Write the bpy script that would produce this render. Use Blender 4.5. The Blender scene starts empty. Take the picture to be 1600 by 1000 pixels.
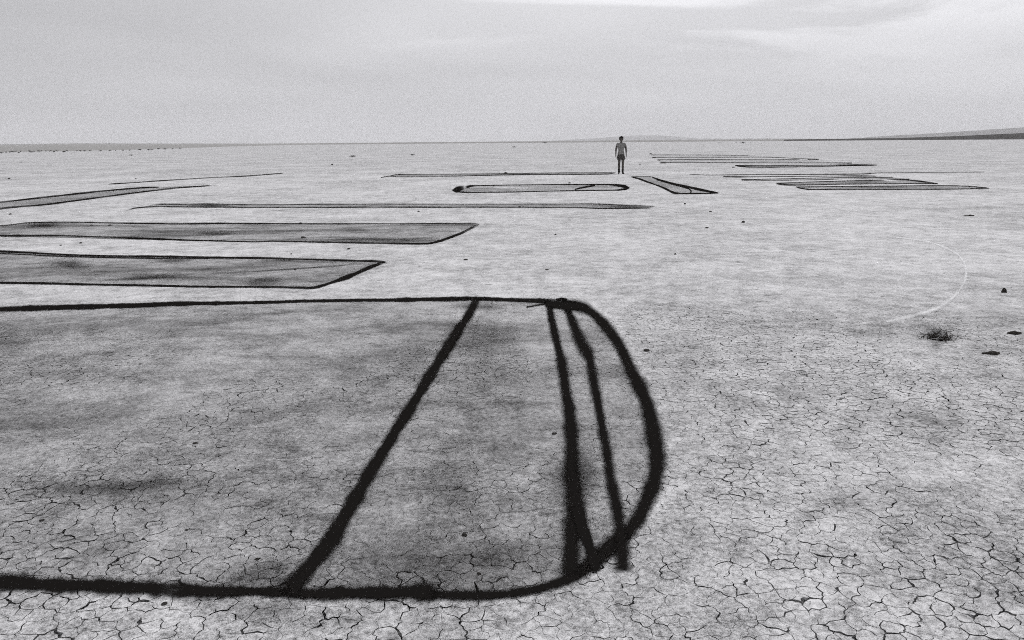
import bpy, bmesh, math, random
import numpy as np
from mathutils import Vector, Matrix, noise
from mathutils.geometry import delaunay_2d_cdt

random.seed(7)
rng = np.random.default_rng(11)
R = math.radians
scene = bpy.context.scene
col = scene.collection

# ------------------------------------------------------------------ camera
W, H, F = 1600.0, 1000.0, 1200.0          # photograph size and focal length in photo pixels
CAM_H, ROLL = 1.60, 0.0078
PITCH = math.atan((500 - 221) / F)
fwd = Vector((0, math.cos(PITCH), -math.sin(PITCH)))
up0 = Vector((0, math.sin(PITCH), math.cos(PITCH)))
rt0 = Vector((1, 0, 0))
rt = rt0 * math.cos(ROLL) - up0 * math.sin(ROLL)
up = up0 * math.cos(ROLL) + rt0 * math.sin(ROLL)
cam_data = bpy.data.cameras.new('camera')
cam_data.sensor_width = 36.0
cam_data.lens = 36.0 * F / W
cam_data.clip_start = 0.05
cam_data.clip_end = 60000
cam = bpy.data.objects.new('camera', cam_data)
m = Matrix((rt, up, -fwd)).transposed().to_4x4()
m.translation = Vector((0, 0, CAM_H))
cam.matrix_world = m
col.objects.link(cam)
scene.camera = cam

# ------------------------------------------------------------------ world, sun, exposure
SUN_EL, SUN_AZ = 50.0, 38.0               # azimuth clockwise from +Y (the view direction)
world = bpy.data.worlds.new('World')
scene.world = world
world.use_nodes = True
wt = world.node_tree
wt.nodes.clear()


def N(t, kind, **kw):
    n = t.nodes.new(kind)
    for k, v in kw.items():
        if k.startswith('_'):
            setattr(n, k[1:], v)
        else:
            n.inputs[k.replace('__', ' ')].default_value = v
    return n


def L(t, a, b):
    t.links.new(a, b)


def mth(t, op, a, b=None, c=None, clamp=False):
    n = t.nodes.new('ShaderNodeMath')
    n.operation = op
    n.use_clamp = clamp
    for i, v in enumerate((a, b, c)):
        if v is None:
            continue
        if isinstance(v, (int, float)):
            n.inputs[i].default_value = v
        else:
            t.links.new(v, n.inputs[i])
    return n.outputs[0]


def smooth(t, v, lo, hi, a=0.0, b=1.0):
    n = t.nodes.new('ShaderNodeMapRange')
    n.interpolation_type = 'SMOOTHSTEP'
    t.links.new(v, n.inputs[0])
    for i, x in enumerate((lo, hi, a, b)):
        n.inputs[i + 1].default_value = x
    return n.outputs[0]


def noise_tex(t, vec, scale, detail=2.0, rough=0.5, dist=0.0):
    n = t.nodes.new('ShaderNodeTexNoise')
    n.inputs['Scale'].default_value = scale
    n.inputs['Detail'].default_value = detail
    n.inputs['Roughness'].default_value = rough
    n.inputs['Distortion'].default_value = dist
    t.links.new(vec, n.inputs['Vector'])
    return n.outputs['Fac']


sky = wt.nodes.new('ShaderNodeTexSky')
sky.sky_type = 'NISHITA'
sky.sun_disc = False
sky.sun_elevation = R(SUN_EL)
sky.sun_rotation = R(SUN_AZ)
sky.dust_density = 4.0
bw = wt.nodes.new('ShaderNodeRGBToBW')
L(wt, sky.outputs[0], bw.inputs[0])
tc = wt.nodes.new('ShaderNodeTexCoord')
sep = wt.nodes.new('ShaderNodeSeparateXYZ')
L(wt, tc.outputs['Generated'], sep.inputs[0])
# project directions on a high cloud layer so that the veil streaks towards the horizon
zc = mth(wt, 'ADD', mth(wt, 'MAXIMUM', sep.outputs['Z'], 0.0), 0.10)
cmb = wt.nodes.new('ShaderNodeCombineXYZ')
L(wt, mth(wt, 'DIVIDE', sep.outputs['X'], zc), cmb.inputs[0])
L(wt, mth(wt, 'DIVIDE', sep.outputs['Y'], zc), cmb.inputs[1])
n_big = noise_tex(wt, cmb.outputs[0], 0.42, 2.0, 0.45, 0.3)
mp = wt.nodes.new('ShaderNodeMapping')
mp.inputs['Scale'].default_value = (0.40, 1.0, 1.0)
mp.inputs['Rotation'].default_value = (0, 0, R(-10))
mp.inputs['Location'].default_value = (14.1, 6.7, 0)
L(wt, cmb.outputs[0], mp.inputs[0])
n_str = noise_tex(wt, mp.outputs[0], 1.0, 7.0, 0.55, 0.8)
dsun = wt.nodes.new('ShaderNodeVectorMath')
dsun.operation = 'DOT_PRODUCT'
L(wt, tc.outputs['Generated'], dsun.inputs[0])
dsun.inputs[1].default_value = (math.sin(R(SUN_AZ)) * math.cos(R(SUN_EL)), math.cos(R(SUN_AZ)) * math.cos(R(SUN_EL)), math.sin(R(SUN_EL)))
lit = smooth(wt, dsun.outputs['Value'], 0.15, 0.95)       # thin cloud scatters more light towards the sun
veil = mth(wt, 'ADD', 5.85, mth(wt, 'MULTIPLY', mth(wt, 'MULTIPLY', smooth(wt, n_big, 0.30, 0.70), smooth(wt, sep.outputs['Z'], 0.0, 0.14, 0.35, 1.0)), 1.7))
el_mask = smooth(wt, sep.outputs['Z'], 0.06, 0.15)
streak = mth(wt, 'MULTIPLY', smooth(wt, mth(wt, 'ADD', n_str, mth(wt, 'MULTIPLY', mth(wt, 'SUBTRACT', lit, 0.72), 0.35)), 0.46, 0.60), el_mask)
veil = mth(wt, 'ADD', veil, mth(wt, 'MULTIPLY', mth(wt, 'MULTIPLY', streak, lit), 3.0))
veil = mth(wt, 'MULTIPLY', veil, mth(wt, 'ADD', 0.86, mth(wt, 'MULTIPLY', lit, 0.42)))
# the veil lets a little of the clear sky through
mixf = mth(wt, 'ADD', mth(wt, 'MULTIPLY', veil, 0.90), mth(wt, 'MULTIPLY', mth(wt, 'MINIMUM', bw.outputs[0], 10.0), 0.07))
cc = wt.nodes.new('ShaderNodeCombineColor')
L(wt, mth(wt, 'MULTIPLY', mixf, 0.985), cc.inputs[0])
L(wt, mth(wt, 'MULTIPLY', mixf, 0.985), cc.inputs[1])
L(wt, mth(wt, 'MULTIPLY', mixf, 1.02), cc.inputs[2])
bg = wt.nodes.new('ShaderNodeBackground')
bg.inputs['Strength'].default_value = 0.10
L(wt, cc.outputs[0], bg.inputs['Color'])
wo = wt.nodes.new('ShaderNodeOutputWorld')
L(wt, bg.outputs[0], wo.inputs['Surface'])

sun_d = bpy.data.lights.new('sun', 'SUN')
sun_d.energy = 1.5
sun_d.angle = R(14)
sun_d.color = (1.0, 0.985, 0.96)
sun = bpy.data.objects.new('sun', sun_d)
to_sun = Vector((math.sin(R(SUN_AZ)) * math.cos(R(SUN_EL)), math.cos(R(SUN_AZ)) * math.cos(R(SUN_EL)), math.sin(R(SUN_EL))))
sun.rotation_euler = to_sun.to_track_quat('Z', 'Y').to_euler()
sun.location = (0, 0, 60)
col.objects.link(sun)

scene.view_settings.view_transform = 'Standard'
scene.view_settings.look = 'None'
scene.view_settings.exposure = 0.0
scene.view_settings.gamma = 1.0
scene.render.film_transparent = False
scene.render.engine = 'CYCLES'
scene.cycles.max_bounces = 6
scene.cycles.transparent_max_bounces = 12
scene.cycles.volume_bounces = 1
scene.cycles.filter_width = 1.0
scene.cycles.use_adaptive_sampling = True
scene.cycles.adaptive_threshold = 0.05
scene.cycles.adaptive_min_samples = 20
scene.cycles.use_denoising = False      # keep the fine grain of the clay


# ------------------------------------------------------------------ helpers
def direction(px, py):
    return fwd + rt * ((px - W / 2) / F) + up * ((H / 2 - py) / F)


def P(px, py):
    """photo pixel -> point of the flat lake bed (z = 0)"""
    d = direction(px, py)
    t = -CAM_H / min(d.z, -1e-5)
    return Vector((d.x * t, d.y * t, 0.0))


def ground_h(x, y):
    """gentle relief of the lake bed in metres"""
    d = math.hypot(x, y)
    f = 1.0 / (1.0 + (d / 60.0) ** 2)
    h = 0.007 * noise.noise((x * 0.9, y * 0.9, 3.1)) + 0.010 * noise.noise((x * 0.22, y * 0.22, 9.7))
    h *= f
    # shallow scraped hollow with a low rim
    q = math.hypot((x - HOLLOW.x) / 1.2, (y - HOLLOW.y) / 1.0)
    if q < 0.7:
        h += -0.026 * math.exp(-(q / 0.17) ** 2) + 0.012 * math.exp(-((q - 0.30) / 0.09) ** 2)
    return h


HOLLOW = P(1462, 525)


def link(o, parent=None):
    col.objects.link(o)
    if parent is not None:
        o.parent = parent
    return o


def mesh_obj(name, verts, faces, mat=None, parent=None, smooth_shade=False, edges=()):
    me = bpy.data.meshes.new(name)
    me.from_pydata(verts, edges, faces)
    me.update()
    if smooth_shade:
        me.polygons.foreach_set('use_smooth', [True] * len(me.polygons))
    if mat:
        me.materials.append(mat)
    return link(bpy.data.objects.new(name, me), parent)


def empty(name, loc):
    o = bpy.data.objects.new(name, None)
    o.location = loc
    o.empty_display_size = 0.1
    return link(o)


def tag(o, label, cat, group=None):
    o['label'] = label
    o['category'] = cat
    if group:
        o['group'] = group
    return o


def new_mat(name):
    mt = bpy.data.materials.new(name)
    mt.use_nodes = True
    t = mt.node_tree
    t.nodes.clear()
    out = t.nodes.new('ShaderNodeOutputMaterial')
    return mt, t, out


def grey(t, fac, tint=(1.0, 0.995, 1.01)):
    c = t.nodes.new('ShaderNodeCombineColor')
    for i in range(3):
        t.links.new(mth(t, 'MULTIPLY', fac, tint[i]), c.inputs[i])
    return c.outputs[0]


def diffuse(t, out, colour, rough=0.95, normal=None, spec=0.15):
    b = t.nodes.new('ShaderNodeBsdfPrincipled')
    b.inputs['Roughness'].default_value = rough
    b.inputs['Specular IOR Level'].default_value = spec
    if isinstance(colour, tuple):
        b.inputs['Base Color'].default_value = (*colour, 1)
    else:
        t.links.new(colour, b.inputs['Base Color'])
    if normal is not None:
        t.links.new(normal, b.inputs['Normal'])
    if out is not None:
        t.links.new(b.outputs[0], out.inputs['Surface'])
    return b


# ------------------------------------------------------------------ materials
def playa_material():
    mt, t, out = new_mat('playa_clay')
    geo = t.nodes.new('ShaderNodeNewGeometry')
    pos = geo.outputs['Position']
    silt = t.nodes.new('ShaderNodeAttribute')
    silt.attribute_name = 'silt'
    n0 = noise_tex(t, pos, 0.22, 3, 0.55)
    n1 = noise_tex(t, pos, 1.3, 5, 0.62, 0.3)
    n2 = noise_tex(t, pos, 7.0, 4, 0.6)
    n3 = noise_tex(t, pos, 42.0, 3, 0.65)
    n4 = noise_tex(t, pos, 260.0, 2, 0.7)
    v = mth(t, 'ADD', 0.438, mth(t, 'MULTIPLY', mth(t, 'SUBTRACT', n0, 0.5), 0.42))
    v = mth(t, 'ADD', v, mth(t, 'MULTIPLY', mth(t, 'SUBTRACT', n1, 0.5), 0.55))
    v = mth(t, 'ADD', v, mth(t, 'MULTIPLY', mth(t, 'SUBTRACT', n2, 0.5), 0.55))
    v = mth(t, 'ADD', v, mth(t, 'MULTIPLY', mth(t, 'SUBTRACT', n3, 0.5), 0.9))
    v = mth(t, 'ADD', v, mth(t, 'MULTIPLY', mth(t, 'SUBTRACT', n4, 0.5), 1.2))
    n5 = noise_tex(t, pos, 3.6, 6, 0.75, 0.4)
    v = mth(t, 'ADD', v, mth(t, 'MULTIPLY', mth(t, 'SUBTRACT', n5, 0.5), 0.55))
    n6 = noise_tex(t, pos, 0.7, 8, 0.78, 0.5)
    v = mth(t, 'MULTIPLY', v, smooth(t, n6, 0.52, 0.68, 1.0, 0.66))
    # pale windblown silt
    v = mth(t, 'ADD', v, mth(t, 'MULTIPLY', silt.outputs['Fac'], 0.10))
    # dark mineral flecks and specks of debris
    nf = noise_tex(t, pos, 9.0, 5, 0.72, 0.6)
    v = mth(t, 'MULTIPLY', v, smooth(t, nf, 0.56, 0.72, 1.0, 0.45))
    ng = noise_tex(t, pos, 95.0, 2, 0.6)
    v = mth(t, 'MULTIPLY', v, smooth(t, ng, 0.58, 0.74, 1.0, 0.4))
    # light salt flecks
    nl = noise_tex(t, pos, 3.1, 6, 0.7, 0.5)
    v = mth(t, 'ADD', v, smooth(t, nl, 0.56, 0.72, 0.0, 0.14))
    v = mth(t, 'MINIMUM', mth(t, 'MAXIMUM', v, 0.05), 0.72)
    bsum = mth(t, 'ADD', mth(t, 'MULTIPLY', n3, 0.5), mth(t, 'MULTIPLY', n4, 0.16))
    bsum = mth(t, 'ADD', bsum, mth(t, 'MULTIPLY', n2, 1.2))
    bp = N(t, 'ShaderNodeBump', Strength=0.8, Distance=0.012)
    L(t, bsum, bp.inputs['Height'])
    diffuse(t, out, grey(t, v), 0.95, bp.outputs[0], 0.1)
    return mt


def oil_material(name):
    """sprayed black oil: opaque middle, soft speckled rim; u in the UV map runs -1.5..1.5 across"""
    mt, t, out = new_mat(name)
    uv = t.nodes.new('ShaderNodeUVMap')
    sp = t.nodes.new('ShaderNodeSeparateXYZ')
    L(t, uv.outputs[0], sp.inputs[0])
    geo = t.nodes.new('ShaderNodeNewGeometry')
    pos = geo.outputs['Position']
    at = t.nodes.new('ShaderNodeAttribute')
    at.attribute_type = 'OBJECT'
    at.attribute_name = 'soft'
    ad = t.nodes.new('ShaderNodeAttribute')
    ad.attribute_type = 'OBJECT'
    ad.attribute_name = 'density'
    u = mth(t, 'ABSOLUTE', sp.outputs[0])
    na = noise_tex(t, pos, 26.0, 4, 0.65)
    nb = noise_tex(t, pos, 5.0, 3, 0.6)
    nc = noise_tex(t, pos, 210.0, 2, 0.6)
    wob = mth(t, 'ADD', mth(t, 'MULTIPLY', mth(t, 'SUBTRACT', na, 0.5), 0.75), mth(t, 'MULTIPLY', mth(t, 'SUBTRACT', nb, 0.5), 0.6))
    e = mth(t, 'ADD', u, wob)
    e = mth(t, 'ADD', e, mth(t, 'MULTIPLY', mth(t, 'SUBTRACT', nc, 0.5), mth(t, 'MULTIPLY', at.outputs['Fac'], 1.3)))
    # alpha falls from 1 to 0 over `soft` round |u| = 1
    a = mth(t, 'DIVIDE', mth(t, 'SUBTRACT', mth(t, 'ADD', 1.0, mth(t, 'MULTIPLY', at.outputs['Fac'], 0.6)), e), mth(t, 'MAXIMUM', at.outputs['Fac'], 0.05), clamp=True)
    a = mth(t, 'MULTIPLY', a, a)
    # powdery spray beyond the rim: separate specks that thin out
    nh = noise_tex(t, pos, 120.0, 3, 0.7)
    spray = mth(t, 'MULTIPLY', smooth(t, mth(t, 'ADD', nh, mth(t, 'MULTIPLY', mth(t, 'SUBTRACT', 1.25, e), 0.22)), 0.50, 0.66), 0.75)
    spray = mth(t, 'MULTIPLY', spray, smooth(t, u, 2.3, 1.2))
    a = mth(t, 'MAXIMUM', a, mth(t, 'MULTIPLY', spray, mth(t, 'MINIMUM', mth(t, 'MULTIPLY', at.outputs['Fac'], 1.2), 1.0)))
    lim = smooth(t, u, 2.4, 2.1)
    thin = smooth(t, noise_tex(t, pos, 3.4, 4, 0.65), 0.60, 0.74, 1.0, 0.80)
    a = mth(t, 'MULTIPLY', mth(t, 'MULTIPLY', mth(t, 'MULTIPLY', a, lim), ad.outputs['Fac']), thin)
    a = mth(t, 'MULTIPLY', a, smooth(t, nc, 0.70, 0.86, 1.0, 0.75))
    af = t.nodes.new('ShaderNodeAttribute')
    af.attribute_type = 'OBJECT'
    af.attribute_name = 'fade'
    ab = t.nodes.new('ShaderNodeAttribute')
    ab.attribute_type = 'OBJECT'
    ab.attribute_name = 'broken'
    ends = mth(t, 'MINIMUM', sp.outputs[1], mth(t, 'SUBTRACT', 1.0, sp.outputs[1]))
    ends = mth(t, 'ADD', mth(t, 'DIVIDE', ends, af.outputs['Fac']), mth(t, 'MULTIPLY', mth(t, 'SUBTRACT', na, 0.5), 0.9))
    a = mth(t, 'MULTIPLY', a, smooth(t, ends, 0.0, 1.0))
    nd = noise_tex(t, pos, 0.55, 5, 0.7)
    br = mth(t, 'MULTIPLY', smooth(t, nd, 0.58, 0.36), ab.outputs['Fac'])
    a = mth(t, 'MULTIPLY', a, mth(t, 'SUBTRACT', 1.0, br))
    b = diffuse(t, None, (0.0105, 0.0095, 0.0090), 1.0, None, 0.0)
    tr = t.nodes.new('ShaderNodeBsdfTransparent')
    mx = t.nodes.new('ShaderNodeMixShader')
    L(t, a, mx.inputs[0])
    L(t, tr.outputs[0], mx.inputs[1])
    L(t, b.outputs[0], mx.inputs[2])
    L(t, mx.outputs[0], out.inputs['Surface'])
    return mt


def wash_material(name, base, amp, s_lo, s_hi, pale=False):
    """thin uneven film of oil (or pale dust) left between the lines"""
    mt, t, out = new_mat(name)
    geo = t.nodes.new('ShaderNodeNewGeometry')
    mp = t.nodes.new('ShaderNodeMapping')
    mp.inputs['Rotation'].default_value = (0, 0, R(-24))
    mp.inputs['Scale'].default_value = (0.42, 1.0, 1.0)
    L(t, geo.outputs['Position'], mp.inputs[0])
    pos = mp.outputs[0]
    na = noise_tex(t, pos, s_lo, 4, 0.6, 0.5)
    nb = noise_tex(t, pos, s_hi, 4, 0.65, 0.3)
    nc = noise_tex(t, geo.outputs['Position'], 230.0, 2, 0.7)
    ne = noise_tex(t, geo.outputs['Position'], 26.0, 6, 0.8)
    uv = t.nodes.new('ShaderNodeUVMap')
    sp = t.nodes.new('ShaderNodeSeparateXYZ')
    L(t, uv.outputs[0], sp.inputs[0])
    a = mth(t, 'ADD', base, mth(t, 'MULTIPLY', smooth(t, na, 0.42, 0.78), amp))
    a = mth(t, 'ADD', a, mth(t, 'MULTIPLY', smooth(t, nb, 0.5, 0.8), amp * 0.7))
    a = mth(t, 'ADD', a, mth(t, 'MULTIPLY', mth(t, 'SUBTRACT', nc, 0.5), 0.45))
    a = mth(t, 'ADD', a, mth(t, 'MULTIPLY', mth(t, 'SUBTRACT', ne, 0.5), 0.55))
    a = mth(t, 'MULTIPLY', mth(t, 'MAXIMUM', a, 0.0), sp.outputs[0], clamp=True)
    b = diffuse(t, None, (0.85, 0.85, 0.86) if pale else (0.016, 0.0145, 0.0135), 1.0, None, 0.0)
    tr = t.nodes.new('ShaderNodeBsdfTransparent')
    mx = t.nodes.new('ShaderNodeMixShader')
    L(t, a, mx.inputs[0])
    L(t, tr.outputs[0], mx.inputs[1])
    L(t, b.outputs[0], mx.inputs[2])
    L(t, mx.outputs[0], out.inputs['Surface'])
    return mt


def plain_material(name, rgb, var=0.3, scale=20.0, bump=0.3, dist=0.02, rough=0.95, spec=0.1):
    mt, t, out = new_mat(name)
    tcn = t.nodes.new('ShaderNodeTexCoord')
    n = noise_tex(t, tcn.outputs['Object'], scale, 4, 0.6)
    f = mth(t, 'ADD', 1.0 - var * 0.5, mth(t, 'MULTIPLY', n, var))
    c = t.nodes.new('ShaderNodeCombineColor')
    for i in range(3):
        L(t, mth(t, 'MULTIPLY', f, rgb[i]), c.inputs[i])
    bp = N(t, 'ShaderNodeBump', Strength=bump, Distance=dist)
    L(t, n, bp.inputs['Height'])
    diffuse(t, out, c.outputs[0], rough, bp.outputs[0], spec)
    return mt


M_PLAYA = playa_material()
M_OIL = oil_material('black_oil')
M_WASH = wash_material('oil_film_near', 0.15, 0.30, 1.3, 5.0)
M_WASH2 = wash_material('oil_film_mid', 0.20, 0.50, 0.9, 3.4)
M_WASH3 = wash_material('oil_film_far', 0.22, 0.26, 0.5, 1.6)
M_DUST = wash_material('pale_dust', 0.42, 0.55, 2.0, 9.0, pale=True)
M_STONE = plain_material('dark_stone', (0.045, 0.042, 0.040), 0.8, 30.0, 0.6, 0.01)
M_SHRUB = plain_material('dry_shrub_leaf', (0.035, 0.034, 0.031), 0.9, 3.0, 0.0)
M_TWIG = plain_material('dead_twig', (0.028, 0.025, 0.023), 0.7, 60.0, 0.2)

# ------------------------------------------------------------------ ground: cracked mud plates near, one sheet to the horizon
Y0, Y1 = 1.45, 8.0


def half_width(y):
    return 0.70 * y + 0.75


def crack_strength(x, y):
    """0 = healed silty crust, 1 = wide open cracks"""
    a = noise.noise((x * 0.75, y * 0.75, 1.3)) * 0.75 + noise.noise((x * 2.1, y * 2.1, 5.5)) * 0.5
    b = 0.78 + a * 0.95
    if x > 0.75:                                   # open ground on the right cracks hardest
        b += 0.22 * min(1.0, (x - 0.75) / 0.8)
    elif y > 3.0:                                  # oiled ground between the lines is sealed
        b -= 0.15
    if y < 2.75:
        b += 0.22
    b -= 0.42 * max(0.0, (y - 4.8) / 3.0)          # fades out towards the far side
    # keep the rim of the plated patch closed
    rim = min((half_width(y) - abs(x)) / 0.25, (y - Y0) / 0.15, (Y1 - y) / 1.2)
    return max(0.0, min(1.15, b)) * max(0.0, min(1.0, rim))


SP = 0.068
pts = []
ny = int((Y1 - Y0 + 0.5) / (SP * 0.87))
for j in range(ny):
    y = Y0 - 0.25 + j * SP * 0.87
    hw = half_width(y) + 0.25
    nx = int(2 * hw / SP)
    for i in range(nx):
        x = -hw + (i + 0.5 * (j % 2)) * SP
        pts.append((x + rng.uniform(-0.46, 0.46) * SP, y + rng.uniform(-0.46, 0.46) * SP))
pts = np.array(pts)
dv, de, df, ov, oe, of = delaunay_2d_cdt([Vector(p) for p in pts], [], [], 0, 1e-7)
tri = np.array([f for f in df if len(f) == 3])
pv = np.array([(v.x, v.y) for v in dv])
A, B, C = pv[tri[:, 0]], pv[tri[:, 1]], pv[tri[:, 2]]
D = 2 * (A[:, 0] * (B[:, 1] - C[:, 1]) + B[:, 0] * (C[:, 1] - A[:, 1]) + C[:, 0] * (A[:, 1] - B[:, 1]))
sa, sb, sc_ = (A ** 2).sum(1), (B ** 2).sum(1), (C ** 2).sum(1)
cen = np.stack([(sa * (B[:, 1] - C[:, 1]) + sb * (C[:, 1] - A[:, 1]) + sc_ * (A[:, 1] - B[:, 1])) / D,
                (sa * (C[:, 0] - B[:, 0]) + sb * (A[:, 0] - C[:, 0]) + sc_ * (B[:, 0] - A[:, 0])) / D], 1)
# keep circumcentres tame
ctr = (A + B + C) / 3
off = cen - ctr
ln = np.linalg.norm(off, axis=1)
cen = np.where((ln > SP * 0.9)[:, None], ctr + off / np.maximum(ln, 1e-9)[:, None] * SP * 0.9, cen)

rings = [[] for _ in range(len(pv))]
edge_cells = {}
for k, tr3 in enumerate(tri):
    for v in tr3:
        rings[v].append(k)
inside = np.array([(Y0 < p[1] < Y1) and abs(p[0]) < half_width(p[1]) for p in pv])

# coarse cells decide which cracks are the main ones
csp = 0.23
cpts = []
for j in range(int((Y1 - Y0 + 1) / csp)):
    yy = Y0 - 0.4 + j * csp
    hw = half_width(yy) + 0.4
    for i in range(int(2 * hw / csp)):
        cpts.append((-hw + (i + 0.5 * (j % 2)) * csp + rng.uniform(-0.5, 0.5) * csp, yy + rng.uniform(-0.5, 0.5) * csp))
cpts = np.array(cpts)
coarse = np.zeros(len(pv), int)
for s in range(0, len(pv), 400):
    q = pv[s:s + 400]
    coarse[s:s + 400] = ((q[:, None, :] - cpts[None]) ** 2).sum(2).argmin(1)

cell_list = []
for c in range(len(pv)):
    if not inside[c]:
        continue
    r = rings[c]
    ang = np.arctan2(cen[r, 1] - pv[c, 1], cen[r, 0] - pv[c, 0])
    r = [r[i] for i in np.argsort(ang)]
    cell_list.append((c, r))
    for i in range(len(r)):
        k = (min(r[i], r[(i + 1) % len(r)]), max(r[i], r[(i + 1) % len(r)]))
        edge_cells.setdefault(k, []).append(c)

vert_strength = {}


def vs(k):
    if k not in vert_strength:
        vert_strength[k] = crack_strength(cen[k, 0], cen[k, 1])
    return vert_strength[k]


edge_data = {}
for k, cells in edge_cells.items():
    a, b = cen[k[0]], cen[k[1]]
    d = b - a
    le = math.hypot(*d) + 1e-9
    n = np.array([-d[1], d[0]]) / le
    s = 0.5 * (vs(k[0]) + vs(k[1]))
    main = len(cells) == 2 and coarse[cells[0]] != coarse[cells[1]]
    if len(cells) < 2:
        w = 0.0
    elif main:
        w = max(0.0, s - 0.12) * random.choice((0.0025, 0.0045, 0.006, 0.008, 0.012)) * random.uniform(0.6, 1.4)
    else:
        w = 0.0 if random.random() < 0.12 else max(0.0, s - 0.20) * random.uniform(0.0014, 0.0074)
    nseg = 3 if le > 0.022 else (2 if le > 0.008 else 1)
    mids = []
    for i in range(1, nseg):
        t_ = i / nseg
        j = random.gauss(0, 0.13) * le if len(cells) == 2 else 0.0
        mids.append((a + d * t_ + n * max(-0.009, min(0.009, j)), max(0.0, w * random.uniform(0.45, 1.3))))
    edge_data[k] = (w, n, mids)

h_cache = {}


def gh(x, y):
    return ground_h(x, y)


def plate_geometry(c, r):
    """ring of rim points (top), the same ring 35 mm down, and a centre"""
    pc = pv[c]
    ring = []
    nr = len(r)
    ks = [(min(r[i], r[(i + 1) % nr]), max(r[i], r[(i + 1) % nr])) for i in range(nr)]
    for i in range(nr):
        wp, np_, _ = edge_data[ks[i - 1]]
        wn, nn_, mids = edge_data[ks[i]]
        p = cen[r[i]]
        g = pc - p
        gl = math.hypot(*g) + 1e-9
        sh = 0.5 * (wp + wn) * 0.58
        ring.append((p[0] + g[0] / gl * sh, p[1] + g[1] / gl * sh, sh))
        ml = mids if ks[i][0] == r[i] else mids[::-1]
        for q, w in ml:
            s = 1.0 if (pc - q) @ nn_ > 0 else -1.0
            ring.append((q[0] + nn_[0] * s * w * 0.5, q[1] + nn_[1] * s * w * 0.5, w * 0.5))
    return ring


def silt_value(x, y):
    return max(0.0, min(1.0, 0.75 - crack_strength(x, y) * 1.3 + 0.4 * noise.noise((x * 1.7, y * 1.7, 8.8))))


def plate_mesh_data(c, r, V, Fc, smooth_flags, silt):
    ring = plate_geometry(c, r)
    n = len(ring)
    b0 = len(V)
    tiltx, tilty = random.gauss(0, 0.016), random.gauss(0, 0.016)
    cx, cy = pv[c]
    open_ = sum(q[2] for q in ring) / n
    for x, y, w in ring:
        lift = min(0.0006, w * 0.2)
        tl = min(1.0, w / 0.0012) * ((x - cx) * tiltx + (y - cy) * tilty)
        V.append((x, y, gh(x, y) + lift + tl))
        silt.append(silt_value(x, y))
    for x, y, w in ring:
        # undercut rims, shaped this way to keep light out of the cracks
        V.append((cx + (x - cx) * 0.62, cy + (y - cy) * 0.62, gh(x, y) - 0.010))
        silt.append(0.0)
    V.append((cx, cy, gh(cx, cy)))
    silt.append(silt_value(cx, cy))
    for i in range(n):
        j = (i + 1) % n
        Fc.append((b0 + i, b0 + j, b0 + 2 * n))
        smooth_flags.append(False)
    for i in range(n):
        j = (i + 1) % n
        if ring[i][2] + ring[j][2] > 1e-6:
            Fc.append((b0 + j, b0 + i, b0 + n + i, b0 + n + j))
            smooth_flags.append(False)


def make_plate_object(name, cells, parent):
    V, Fc, sm, si = [], [], [], []
    for c, r in cells:
        plate_mesh_data(c, r, V, Fc, sm, si)
    me = bpy.data.meshes.new(name)
    me.from_pydata(V, [], Fc)
    me.polygons.foreach_set('use_smooth', sm)
    at = me.attributes.new('silt', 'FLOAT', 'POINT')
    at.data.foreach_set('value', si)
    me.materials.append(M_PLAYA)
    me.update()
    return link(bpy.data.objects.new(name, me), parent)


# ---- the outer sheet: a triangulation that meets the plate patch along its ragged rim
rim_idx, sheet_pts, sheet_edges = {}, [], []


def rim_vertex(k):
    if k not in rim_idx:
        rim_idx[k] = len(sheet_pts)
        sheet_pts.append((cen[k, 0], cen[k, 1]))
    return rim_idx[k]


for k, cells in edge_cells.items():
    if len(cells) == 1:
        # straight rim edges (their plates carry the same, unjittered, points)
        chain = [rim_vertex(k[0])]
        for q, w in edge_data[k][2]:
            chain.append(len(sheet_pts))
            sheet_pts.append((q[0], q[1]))
        chain.append(rim_vertex(k[1]))
        sheet_edges += list(zip(chain[:-1], chain[1:]))


def in_patch(x, y, g):
    return (Y0 - g < y < Y1 + g) and abs(x) < half_width(y) + g


rad = [0.6]
while rad[-1] < 16000:
    rad.append(rad[-1] * (1.12 if rad[-1] < 60 else 1.3))
for i, rr in enumerate(rad):
    na = 96 if rr < 80 else 64
    for a in range(na):
        th = 2 * math.pi * (a + 0.5 * (i % 2)) / na
        x, y = rr * math.sin(th), rr * math.cos(th)
        if not in_patch(x, y, 0.12):
            sheet_pts.append((x + random.uniform(-.02, .02), y + random.uniform(-.02, .02)))
for gx in np.arange(HOLLOW.x - 0.7, HOLLOW.x + 0.7, 0.05):
    for gy in np.arange(HOLLOW.y - 0.7, HOLLOW.y + 0.7, 0.05):
        if not in_patch(gx, gy, 0.12):
            sheet_pts.append((gx + random.uniform(-.005, .005), gy + random.uniform(-.005, .005)))
sv, se, sf, sov, soe, sof = delaunay_2d_cdt([Vector(p) for p in sheet_pts], sheet_edges, [], 0, 1e-7)
back = {}
for i, o in enumerate(sov):
    for q in o:
        back[q] = i
walls = {tuple(sorted((back[a], back[b]))) for a, b in sheet_edges}
by_edge = {}
for fi, f in enumerate(sf):
    for i in range(len(f)):
        by_edge.setdefault(tuple(sorted((f[i], f[(i + 1) % len(f)]))), []).append(fi)
far_face = max(range(len(sf)), key=lambda q: max(sv[v].length for v in sf[q]))
seen, stack = {far_face}, [far_face]
while stack:
    fi = stack.pop()
    f = sf[fi]
    for i in range(len(f)):
        e = tuple(sorted((f[i], f[(i + 1) % len(f)])))
        if e in walls:
            continue
        for g in by_edge[e]:
            if g not in seen:
                seen.add(g)
                stack.append(g)
GV = [(v.x, v.y, ground_h(v.x, v.y)) for v in sv]
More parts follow.
